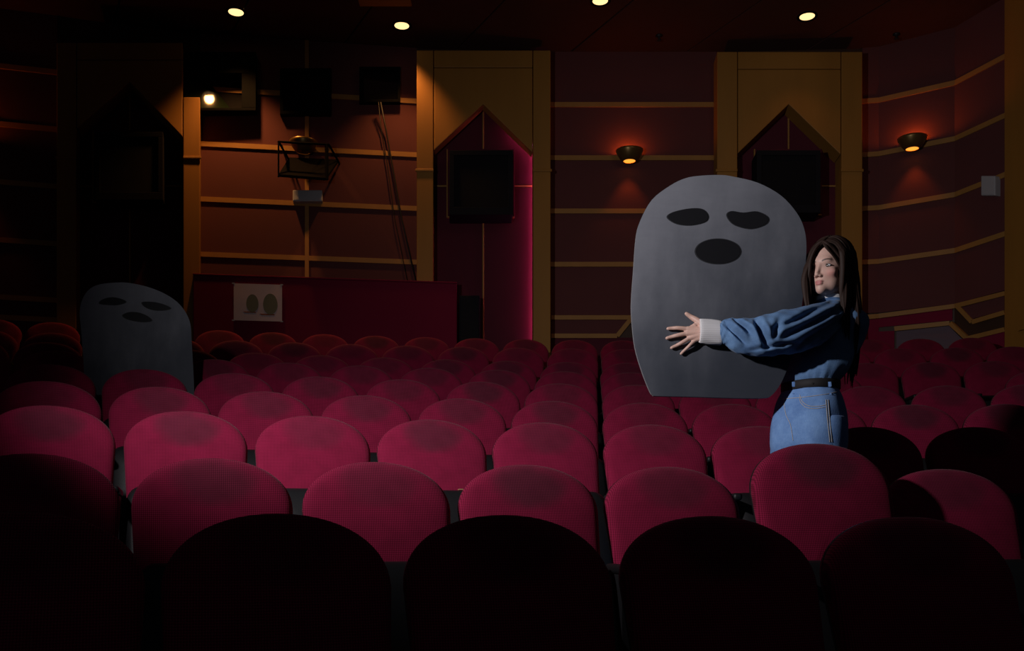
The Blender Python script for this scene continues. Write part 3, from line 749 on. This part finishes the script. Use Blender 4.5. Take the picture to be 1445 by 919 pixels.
body = MB()
body.rings([[tuple(HP[i*nt+j]) for j in range(nt)] for i in range(npz)])
# --- joints
def J(px, py, Y): return up_(Pt(px, py, Y))
neck0 = J(1175, 434, 4.21); neck1 = toW(np.array((0, -.012, -.075)))
ch = J(1172, 478, PYY); wa = J(1144, 545, 4.20); pe = J(1141, 590, 4.19)
body.tube([neck0-(0, 0, .05), neck0, (neck0+neck1)/2, neck1, neck1+fz*.05], [.06, .054, .047, .046, .045], 24)
body.tube([pe-(0, 0, .06), pe, wa, (wa+ch)/2, ch, J(1178, 450, 4.24), neck0], [.08, .095, .085, .10, .11, .10, .05], 24, up=(0, 1, 0))
shL = J(1194, 446, 4.19); elL = J(1103, 470, 4.035); wrL = J(1012, 469, 4.083)
shR = J(1160, 446, 4.39); elR = J(1106, 486, 4.27); wrR = J(1040, 470, 4.205)
body.tube([ch*.4+shL*.6, shL, (shL+elL)/2, elL, (elL+wrL)/2, wrL], [.05, .048, .042, .035, .030, .024], 20)
body.tube([ch*.4+shR*.6, shR, (shR+elR)/2, elR, (elR+wrR)/2, wrR], [.05, .048, .042, .035, .030, .024], 20)
HAND = dict(index=[(969.8, 464.2), (957, 463), (949, 463.4), (942.6, 464)], middle=[(968.6, 470.8), (956.5, 473.2), (948, 475.4), (941.2, 477.4)],
            ring=[(973.5, 477), (962.5, 483.6), (954.5, 487.8), (947.8, 491)], little=[(980.5, 480), (973, 488), (966.5, 494.2), (961.2, 499.4)])
RADF = dict(index=.0088, middle=.0090, ring=.0086, little=.0076)
def hand(yk, yt, yw, wrist, dx=0, dz=0, flip=1):
    for k, pts in HAND.items():
        ys = [yk, (yk+yt)/2-.004*flip, yt-.002*flip, yt]
        P = [J(x+dx, y+dz, yy) for (x, y), yy in zip(pts, ys)]; r = RADF[k]
        body.tube(catmull(P, 4, False), np.linspace(r*1.06, r*.80, 13), 14, round_ends=True)
        base = wrist+(P[0]-wrist)*.12
        body.tube([base, (base+P[0])/2, P[0]], [.017, .0150, r*1.25], 14, round_ends=True)
    P = [J(995+dx, 461+dz, yw), J(984.5+dx, 453+dz, (yw+yt)/2), J(975.5+dx, 447.6+dz, yt), J(968.6+dx, 442.8+dz, yt)]
    body.tube(catmull(P, 4, False), np.linspace(.0165, .0080, 13), 14, round_ends=True)
    for t in (.35, .6, .85):
        a = J(984+dx, 458+dz, yk); b = J(973+dx, 465+dz, yk); body.tube([a*(1-t)+b*t-(0, 0, .002), a*(1-t)+b*t+(0, 0, .002)], .011, 12, round_ends=True)
hand(4.098, 4.1095, 4.088, J(1001, 468, 4.087))
hand(4.163, 4.1515, 4.173, J(1001, 468, 4.174), dx=40, dz=2, flip=-1)
wr2 = J(1041, 470, 4.175)
body.tube([wrR, wr2], [.024, .022], 16, round_ends=True); body.tube([wrL, J(1000, 468, 4.087)], [.025, .022], 16, round_ends=True, rad2=[.025, .026])
hpL = J(1158, 592, 4.13); hpR = J(1124, 592, 4.25)
knL = J(1152, 700, 4.17); knR = J(1118, 700, 4.28); knL[2] = PFLOOR+.48; knR[2] = PFLOOR+.48
anL = up_((knL[0]+.01, knL[1]+.02, PFLOOR+.08)); anR = up_((knR[0]-.01, knR[1]+.02, PFLOOR+.08))
for a, b, c in ((hpL, knL, anL), (hpR, knR, anR)): body.tube([a+(0, 0, .03), a, (a+b)/2, b, (b+c)/2, c], [.07, .075, .065, .052, .05, .036], 20)
tmp = bpy.data.objects.new('tmp_body', body.mesh('tmp_body')); COL.objects.link(tmp)
rm = tmp.modifiers.new('r', 'REMESH'); rm.mode = 'VOXEL'; rm.voxel_size = .0026; rm.adaptivity = 0
sm = tmp.modifiers.new('s', 'SMOOTH'); sm.factor = .5; sm.iterations = 2
dg = bpy.context.evaluated_depsgraph_get(); bme = bpy.data.meshes.new_from_object(tmp.evaluated_get(dg)); bpy.data.objects.remove(tmp)
bme.name = 'body'; nv = len(bme.vertices); co = np.empty(nv*3); bme.vertices.foreach_get('co', co); co = co.reshape(-1, 3)
# make-up and skin tone (colour of the skin itself)
L_ = toL(co); colr = np.tile(np.array((0.60, 0.385, 0.315)), (nv, 1))
def blend(mask, c): global colr; colr = colr*(1-mask[:, None])+np.array(c)*mask[:, None]
def gau(c, r): return np.exp(-(((L_-np.array(c))/np.array(r))**2).sum(-1))
front = (L_[:, 1] > .03) & (np.abs(L_[:, 0]) < .09) & (np.abs(L_[:, 2]) < .14)
lipu = np.clip(1.6-((L_[:, 0]/.0215)**2+((L_[:, 2]+.0625)/.0055)**2)*1.4, 0, 1); lipl = np.clip(1.6-((L_[:, 0]/.0180)**2+((L_[:, 2]+.0710)/.0066)**2)*1.4, 0, 1)
blend(front*np.clip(lipu+lipl, 0, 1)*.9, (0.46, 0.15, 0.15))
for sx in (-1, 1):
    blend(front*gau((sx*.045, .058, -.030), (.022, .03, .017))*.65, (0.62, 0.22, 0.20))
    xb = L_[:, 0]*sx; zb = .0205+.006*np.sin(np.clip((xb-.012)/.036, 0, 1)*math.pi*.75)
    blend(front*np.clip(1.5-np.abs(L_[:, 2]-zb)/.0032, 0, 1)*np.clip((xb-.011)/.004, 0, 1)*np.clip((.052-xb)/.010, 0, 1)*.9, (0.035, 0.022, 0.018))
    blend(front*gau((sx*.032, .07, .004), (.021, .03, .009))*.45, (0.26, 0.13, 0.11))
ca = bme.color_attributes.new('skin_colour', 'FLOAT_COLOR', 'POINT'); ca.data.foreach_set('color', np.concatenate([colr, np.ones((nv, 1))], 1).ravel())
bme.polygons.foreach_set('use_smooth', [True]*len(bme.polygons)); bme.materials.clear(); bme.materials.append(sk)
pput(link('body', bme, person))
# --- eyes: almond patches of an eyeball
def face_y(x, z):
    a, b = .0, .14
    for _ in range(30):
        m_ = (a+b)/2
        if head_sdf(np.array([[x, m_, z]]))[0] < 0: a = m_
        else: b = m_
    return a
for sx in (-1, 1):
    ex = sx*.0315; ez = .0005; eyv = face_y(ex, ez)-.0100; re_ = .0125
    def almond(scale=1.0, dz=0, push=0.0):
        P = []
        for t in np.linspace(0, 2*math.pi, 28, endpoint=False):
            x = .0150*math.cos(t); z = (.0058 if math.sin(t) > 0 else .0042)*math.sin(t)*(1-.25*math.cos(t)**2)+.0012*math.cos(t)*sx
            P.append((x*scale, z*scale+dz))
        return P
    def patch(P, push):
        R_ = []
        for s in (1.0, .75, .5, .25, .02):
            R_.append([tuple(toW(np.array((ex+x*s, eyv+math.sqrt(max(re_**2-(x*s)**2*.55-(z*s)**2, 1e-8))+push, ez+z*s)))) for x, z in P])
        return MB().rings(R_, False, True)
    e = pput(patch(almond(), .0010).build('eye', 'eye_white', person, smooth=True))
    gx = -.0020 if sx < 0 else -.002       # she looks at the camera
    iris = [(.0054*math.cos(t)-.0008, min(.0052*math.sin(t), .0048)) for t in np.linspace(0, 2*math.pi, 20, endpoint=False)]
    patch(iris, .0022).build('iris', 'iris', e, smooth=True)
    lid = [p for p in almond(1.04) if p[1] > -.0005]; lid.sort()
    MB().tube([toW(np.array((ex+x, eyv+math.sqrt(max(re_**2-x*x*.55-z*z, 1e-8))+.0022, ez+z+.0006))) for x, z in lid], .0011, 6).build('lash_line', 'lash', e)
    # parts of the eye live in the eye's frame
    for c_ in e.children: c_.location = (0, 0, 0)

# --- hair: locks laid over the skull, then falling
hair = MB(); random.seed(3)
def skull(a, side_y, s, off):
    """point on the side of the skull: a = angle from the parting, side_y = front-back station"""
    yy = np.clip((side_y+.015)/.105, -.98, .98); k = math.sqrt(1-yy*yy)
    return np.array((s*math.sin(a)*((.070 if s > 0 else .077)*k+off), side_y, .033+math.cos(a)*(.089*k+off)))
def lock(P, r, flat=.5, n=9):
    P = catmull([toW(np.array(p)) for p in P], 5, False); m_ = len(P)
    rr = [r*(.55+.45*min(1, i/4))*(1 if i < m_*.7 else max(.12, (m_-i)/(m_*.3))) for i in range(m_)]
    c_ = np.mean(P, axis=0)
    hair.tube(P, rr, n, rad2=[q*flat for q in rr], up=tuple(np.array(P[0])-HO))
# cap
capR = []
for a in np.linspace(-1.9, 1.9, 26): pass
for s in (-1, 1):
    for i in range(46):
        t = i/45; sy = .070-.165*t+random.uniform(-.003, .003)
        for lay in range(2):
            off = .010+.006*lay+random.uniform(0, .005)
            sy2 = sy+random.uniform(-.004, .004)
            start = .02+random.uniform(-.02, .05)
            part = -.016                                    # parting sits a little to her left
            P = []
            if s > 0:      # her right side: falls forward over the eye and cheek
                fwd = max(0, 1-t*2.2)
                for a in np.linspace(start, 1.35, 5): q = skull(a, sy2+fwd*.012*a, 1, off); q[0] += part*(1-a/1.35); P.append(q)
                x, y, z = P[-1]
                x = max(x, .030+.02*random.random()) if fwd > 0 else x
                y += fwd*.020
                end = -.20-.06*random.random()-.10*t
                for q in np.linspace(.25, 1, 4):
                    zz = z+(end-z)*q; P.append((x+.006*math.sin(q*5+i)-.012*fwd*q, y-.012*q*(1-fwd)+.004*math.sin(q*4+i*.7), zz))
            else:          # her left side: swept back behind the cheek, long down the back
                for a in np.linspace(start, 1.35, 5): q = skull(a, sy2-.034*max(0, 1-t*1.6)*(a/1.35)**1.0, -1, off-.004); q[0] += part*(1-a/1.35); P.append(q)
                x, y, z = P[-1]; end = -.19-.06*random.random()-.24*t
                for q in np.linspace(.2, 1, 5):
                    zz = z+(end-z)*q; P.append((x+.004*q-.004*math.sin(q*7+i)+.03*q*t, y-.020*q-.045*q*q*t+.004*math.sin(q*5+i*.7), zz))
            lock(P, random.uniform(.008, .0115))
for i in range(46):        # back of the head
    az = -math.pi*.5+math.pi*i/45
    sx_, cy_ = math.sin(az), -math.cos(az)
    P = []
    for a in np.linspace(.15, 1.5, 5): P.append((sx_*math.sin(a)*.088, -.02+cy_*math.sin(a)*.106, .030+math.cos(a)*.103))
    x, y, z = P[-1]; end = -.36-.12*random.random()
    for q in np.linspace(.2, 1, 5): P.append((x*(1+.10*math.sin(q*3))+.005*math.sin(q*6+i), y-.012*math.sin(q*3)-.03*q, z+(end-z)*q))
    lock(P, random.uniform(.013, .018), .6)
for i in range(48):        # curtain over her right eye and cheek
    u = i/47; e1, e2 = random.uniform(-.004, .004), random.uniform(-.003, .003)
    x1 = .027+.038*u
    P = [(-.014, .072-.02*u, .104), (.010+.02*u, .088-.016*u+e2, .080), (x1*.85+.004, .098-.034*u+e2, .038), (x1+.004, .103-.050*u+e2, -.012), (x1+.010+e1, .097-.054*u+e2, -.060), (x1+.016+e1, .080-.050*u, -.115), (x1+.018, .066-.050*u, -.17), (x1+.012, .050-.045*u, -.225-.02*random.random())]
    lock(P, random.uniform(.0055, .008), .45)
for i in range(44):        # swept from the parting over her left temple and ear
    u = i/43; e1, e2 = random.uniform(-.003, .003), random.uniform(-.003, .003)
    P = [(-.012, .076-.03*u, .104), (-.034-.006*u, .082-.034*u+e2, .072), (-.058-.008*u, .054-.030*u+e2, .030), (-.070-.006*u, .028-.026*u, -.015), (-.073-.006*u+e1, .014-.026*u, -.060), (-.071-.010*u+e1, .008-.032*u, -.110), (-.068-.012*u, .004-.05*u, -.17), (-.066-.010*u, -.030-.055*u, -.24-.06*u)]
    lock(P, random.uniform(.006, .009), .5)
for i in range(30):        # from the parting across her left brow into the side hair
    u = i/29; e1, e2 = random.uniform(-.003, .003), random.uniform(-.003, .003)
    P = [(-.010, .074-.05*u, .106), (-.034, .074-.05*u+e2, .090), (-.056+e1, .052-.05*u, .062), (-.071+e1, .024-.040*u, .022), (-.078+e1, .006-.036*u, -.03), (-.078+e1, -.006-.036*u, -.09), (-.076, -.020-.04*u, -.15), (-.074, -.040-.04*u, -.22)]
    lock(P, random.uniform(.008, .011), .5)
pput(hair.build('hair', 'hair_brown', person, smooth=True))

# --- blouse
def loft(sections, n=56, per=6, shape=None):
    """sections: (px, py, Y, half lateral, half front-back, yaw)"""
    S = catmull(sections, per, False); out = []
    for i, (px, py, Y, a, b, yw) in enumerate(S):
        c_ = J(px, py, Y); f_ = np.array((-math.sin(yw), -math.cos(yw), 0)); l_ = np.array((f_[1], -f_[0], 0))
        ringp = []
        for t in np.linspace(0, 2*math.pi, n, endpoint=False):
            k = shape(i/(len(S)-1), t) if shape else 1
            cs, sn = math.cos(t), math.sin(t); e = 2/2.3
            ringp.append(c_+k*(l_*a*math.copysign(abs(cs)**e, cs)+f_*b*math.copysign(abs(sn)**e, sn)))
        out.append(ringp)
    return out
y1 = math.radians(62); y0 = math.radians(58)
def gather(u, t): return 1+max(0, 1-u*3.2)*.045*math.sin(19*t+2*math.sin(3*t))+.018*math.sin(7*t+u*9)+.02*math.sin(3*t-u*7)
blouse = MB()
TOR = [(1143, 551, 4.20, .114, .088, y0), (1143.5, 541, 4.20, .121, .094, y0), (1147, 529, 4.215, .146, .116, y0+.05), (1156, 510, 4.25, .160, .124, y0+.15), (1165, 486, PYY+.01, .168, .126, y1-.05), (1174, 466, 4.26, .160, .116, y1), (1178, 452, 4.24, .146, .100, y1), (1179, 442, 4.22, .112, .082, y1), (1177, 434, 4.21, .084, .072, y1), (1175, 428.5, 4.20, .070, .066, y1), (1173, 424.5, 4.19, .060, .062, y1)]
blouse.rings(loft(TOR, 72, 7, gather))
def sleeve(sec, n=48, per=6, creases=(), front=True):
    S = catmull(sec, per, False); Rn = []
    for i, (px, py, Y, hv, hd) in enumerate(S):
        c_ = J(px, py, Y); rg_ = []
        for t in np.linspace(0, 2*math.pi, n, endpoint=False):
            w_ = 1+.018*math.sin(5*t+i*.35)+.014*math.sin(9*t-i*.5)
            rg_.append(c_+np.array((0, -math.cos(t)*hd*w_, math.sin(t)*hv*w_)))
        Rn.append(rg_)
    V = np.array(Rn); Yc_ = V[:, :, 1].mean(1, keepdims=True)
    px = CX+F*V[..., 0]/V[..., 1]; py = HY-F*(V[..., 2]-CZ)/V[..., 1]; near = 1/(1+np.exp((V[..., 1]-Yc_)/.008))
    for (xa, ya), (xb, yb), dep, wd_ in creases:
        d_ = np.array((xb-xa, yb-ya)); L2 = d_@d_; t = np.clip(((px-xa)*d_[0]+(py-ya)*d_[1])/L2, -.1, 1.1)
        dist = np.hypot(px-xa-t*d_[0], py-ya-t*d_[1]); tp = np.clip(1.25-np.abs(t-.5)*2, 0, 1)**.7
        V[..., 1] += near*tp*dep*(np.exp(-(dist/wd_)**2)*1.35-.55*np.exp(-((dist-wd_*2.0)/(wd_*1.2))**2))
    return [list(map(tuple, r_)) for r_ in V]
s_ = 1/F
SLV = []
for x, cc, hh_, Y, hd in ((1207, 447, 3, 4.215, .012), (1204, 446, 8, 4.210, .034), (1198, 445, 14, 4.195, .052), (1188, 445, 20, 4.175, .064), (1175, 449.5, 25.5, 4.145, .073), (1160, 456.5, 29.5, 4.105, .074), (1130, 465.5, 31.5, 4.050, .070), (1100, 470, 31, 4.030, .072), (1075, 474.5, 28.5, 4.030, .068), (1055, 475.5, 25.5, 4.045, .058), (1035, 472.5, 23.5, 4.058, .050), (1025, 469, 18.5, 4.072, .040), (1018, 469, 15.5, 4.078, .036), (1014, 469, 13, 4.080, .032)):
    SLV.append((x, cc, Y, hh_*Y*s_, hd))
CR = [((1036, 449), (1059, 469), .022, 3.2), ((1026, 459), (1051, 483), .020, 3.0), ((1067, 451), (1083, 489), .032, 4.4), ((1194, 432), (1108, 474), .018, 4.0), ((1202, 442), (1126, 488), .018, 4.2),
      ((1172, 428), (1118, 452), .012, 3.4), ((1188, 456), (1140, 490), .012, 3.0), ((1100, 452), (1090, 480), .010, 4.0), ((1160, 440), (1096, 462), .010, 3.0), ((1120, 484), (1060, 494), .010, 2.6)]
blouse.rings(sleeve(SLV, 80, 16, CR))
SLR = [(1166, 444, 4.40, .055, .05), (1150, 452, 4.38, .075, .06), (1125, 470, 4.33, .08, .065), (1100, 484, 4.28, .08, .06), (1075, 480, 4.255, .06, .05), (1062, 474, 4.225, .04, .035), (1055, 472, 4.215, .035, .03)]
blouse.rings(sleeve(SLR, 36, 6))
pput(blouse.build('denim_blouse', 'denim_blouse', person, smooth=True))
# cuffs and inner collar
def cuff(ax, bx, ys, hv, hd, c0_, c1_):
    return MB().rings(sleeve([(ax, c0_, ys, hv*.9, hd*.9), (ax-.5, c0_, ys, hv, hd), ((ax+bx)/2, (c0_+c1_)/2, ys, hv*1.02, hd), (bx+.5, c1_, ys, hv*.98, hd), (bx, c1_, ys, hv*.86, hd*.86)], 40, 3))
pput(cuff(1017, 987.5, 4.082, 17.3*4.08*s_, .033, 470, 467).build('white_cuff', 'white_knit', person, smooth=True))
pput(cuff(1058, 1034, 4.190, .046, .033, 472, 470).build('white_cuff', 'white_knit', person, smooth=True))
CO = loft([(1175, 429, 4.205, .066, .064, y1), (1174, 424.5, 4.195, .0655, .065, y1), (1172, 418.5, 4.185, .059, .060, y1), (1172, 418.8, 4.185, .052, .053, y1), (1174, 426, 4.20, .050, .050, y1)], 40, 3)
pput(MB().rings(CO, False, False).build('white_collar', 'white_knit', person, smooth=True))

# --- jeans
def hipshape(u, t): return 1+.010*math.sin(6*t+u*8)+.008*math.sin(11*t-u*5)
HIP = [(1143.5, 543, 4.20, .116, .090, y0), (1143, 550, 4.20, .121, .094, y0), (1142, 565, 4.195, .142, .110, y0), (1141.5, 585, 4.19, .157, .123, y0), (1141, 605, 4.19, .165, .131, y0), (1141, 628, 4.19, .168, .131, y0), (1141, 645, 4.19, .160, .118, y0)]
jeans = MB(); HR = loft(HIP, 64, 6, hipshape); jeans.rings(HR)
y0 = math.radians(58); fwd0 = np.array((-math.sin(y0), -math.cos(y0), 0)); lat0 = np.array((fwd0[1], -fwd0[0], 0))
for sgn, kn, an in ((-1, knL, anL), (1, knR, anR)):
    top_ = J(1141, 612, 4.19)+lat0*sgn*.082
    P = [top_+(0, 0, .05), top_, (top_+kn)/2, kn, (kn+an)/2, up_((an[0], an[1], PFLOOR+.05))]
    jeans.tube(catmull(P, 4, False), np.interp(np.arange(21), [0, 4, 8, 12, 16, 20], [.085, .095, .098, .092, .094, .098]), 32, up=(0, 1, 0))
jo = pput(jeans.build('jeans', 'denim_jeans', person, smooth=True))
bvh = BVHTree.FromPolygons([Vector(v_) for v_ in jeans.v], jeans.f)
def on_jeans(px, py, lift=.0015):
    o_ = Vector((0, 0, CZ)); d_ = (Pt(px, py, 1.0)-o_).normalized(); h_ = bvh.ray_cast(o_, d_)
    return (h_[0]-d_*lift) if h_[0] is not None else Pt(px, py, PYY-.15)
def stitch(pts, r=.0014):
    m_ = MB().tube([on_jeans(*p) for p in catmull(pts, 6, False)], r, 5).build('stitching', 'stitch', jo); return m_
POCK = [(1127.5, 560.5), (1130.5, 569), (1139, 575.5), (1152, 576.5), (1164.5, 574.5)]
stitch(POCK); stitch([(x+1.2, y-3) for x, y in POCK]); stitch([(1165.5, 564), (1167.5, 590), (1171, 624)]); stitch([(1168.5, 564), (1170.5, 590), (1174, 624)])
stitch([(1106, 566), (1109, 585), (1115.5, 600), (1119, 622)]); stitch([(1104, 563), (1130, 561), (1165, 556.5), (1181, 553)])
# belt
def ringband(z0, z1, grow, name, m_, par):
    secs = [(1143.5-.0*(z-543), z, 4.20, .1205+grow, .0930+grow, y0) for z in (z0, z1)]
    Ra = loft([(*secs[0][:3], secs[0][3]-.004, secs[0][4]-.004, y0), secs[0], secs[1], (*secs[1][:3], secs[1][3]-.004, secs[1][4]-.004, y0)], 64, 2)
    tiltv = lat0
    for r_ in Ra:
        for q in r_:
            pass
    return pput(MB().rings(Ra, False, False).build(name, m_, par, smooth=True))
belt = ringband(540.5, 551.5, .0075, 'belt', 'belt_leather', person)
# buckle frame on the belt
bvb = BVHTree.FromPolygons([v_.co for v_ in belt.data.vertices], [tuple(p.vertices) for p in belt.data.polygons])
def on_belt(px, py, lift):
    o_ = Vector((0, 0, CZ)); d_ = (Pt(px, py, 1.0)-o_).normalized(); h_ = bvb.ray_cast(o_, d_); q = h_[0] if h_[0] is not None else Pt(px, py, PYY-.1); return q-d_*lift
MB().tube([on_belt(1147, 541, .003), on_belt(1147, 551, .003)], .004, 6).build('keeper', 'belt_leather', belt)
for px in (1120, 1171):
    m_ = MB()
    Pq = [on_belt(px, y, .004) for y in (539, 545, 552)]+[Vector(on_jeans(px+.5, 556, .003))]
    m_.tube(Pq, .007, 8, rad2=.003).build('belt_loop', 'denim_jeans', jo)
# finger ring and shoes
pput(MB().tube([J(964.3, 463.4, 4.1035)+(0, 0, 0), J(963.1, 463.4, 4.1035)], .0104, 16, caps=True).build('finger_ring', 'silver', person, smooth=True))
for an in (anL, anR):
    f2 = fwd0
    sh_ = MB(); RG = []
    for u, wd_, ht_ in ((-.09, .018, .05), (-.07, .034, .085), (-.02, .038, .095), (.05, .042, .07), (.11, .045, .055), (.155, .034, .042), (.172, .010, .028)):
        c_ = np.array((an[0], an[1], PFLOOR))+f2*u; q = []
        for t in np.linspace(0, math.pi, 11): q.append(c_+lat0*wd_*math.cos(t)+np.array((0, 0, .018+ht_*math.sin(t))))
        q += [c_-lat0*wd_, c_+lat0*wd_]
        RG.append(q)
    so = pput(sh_.rings(RG).build('shoe', 'shoe_white', person, smooth=True))
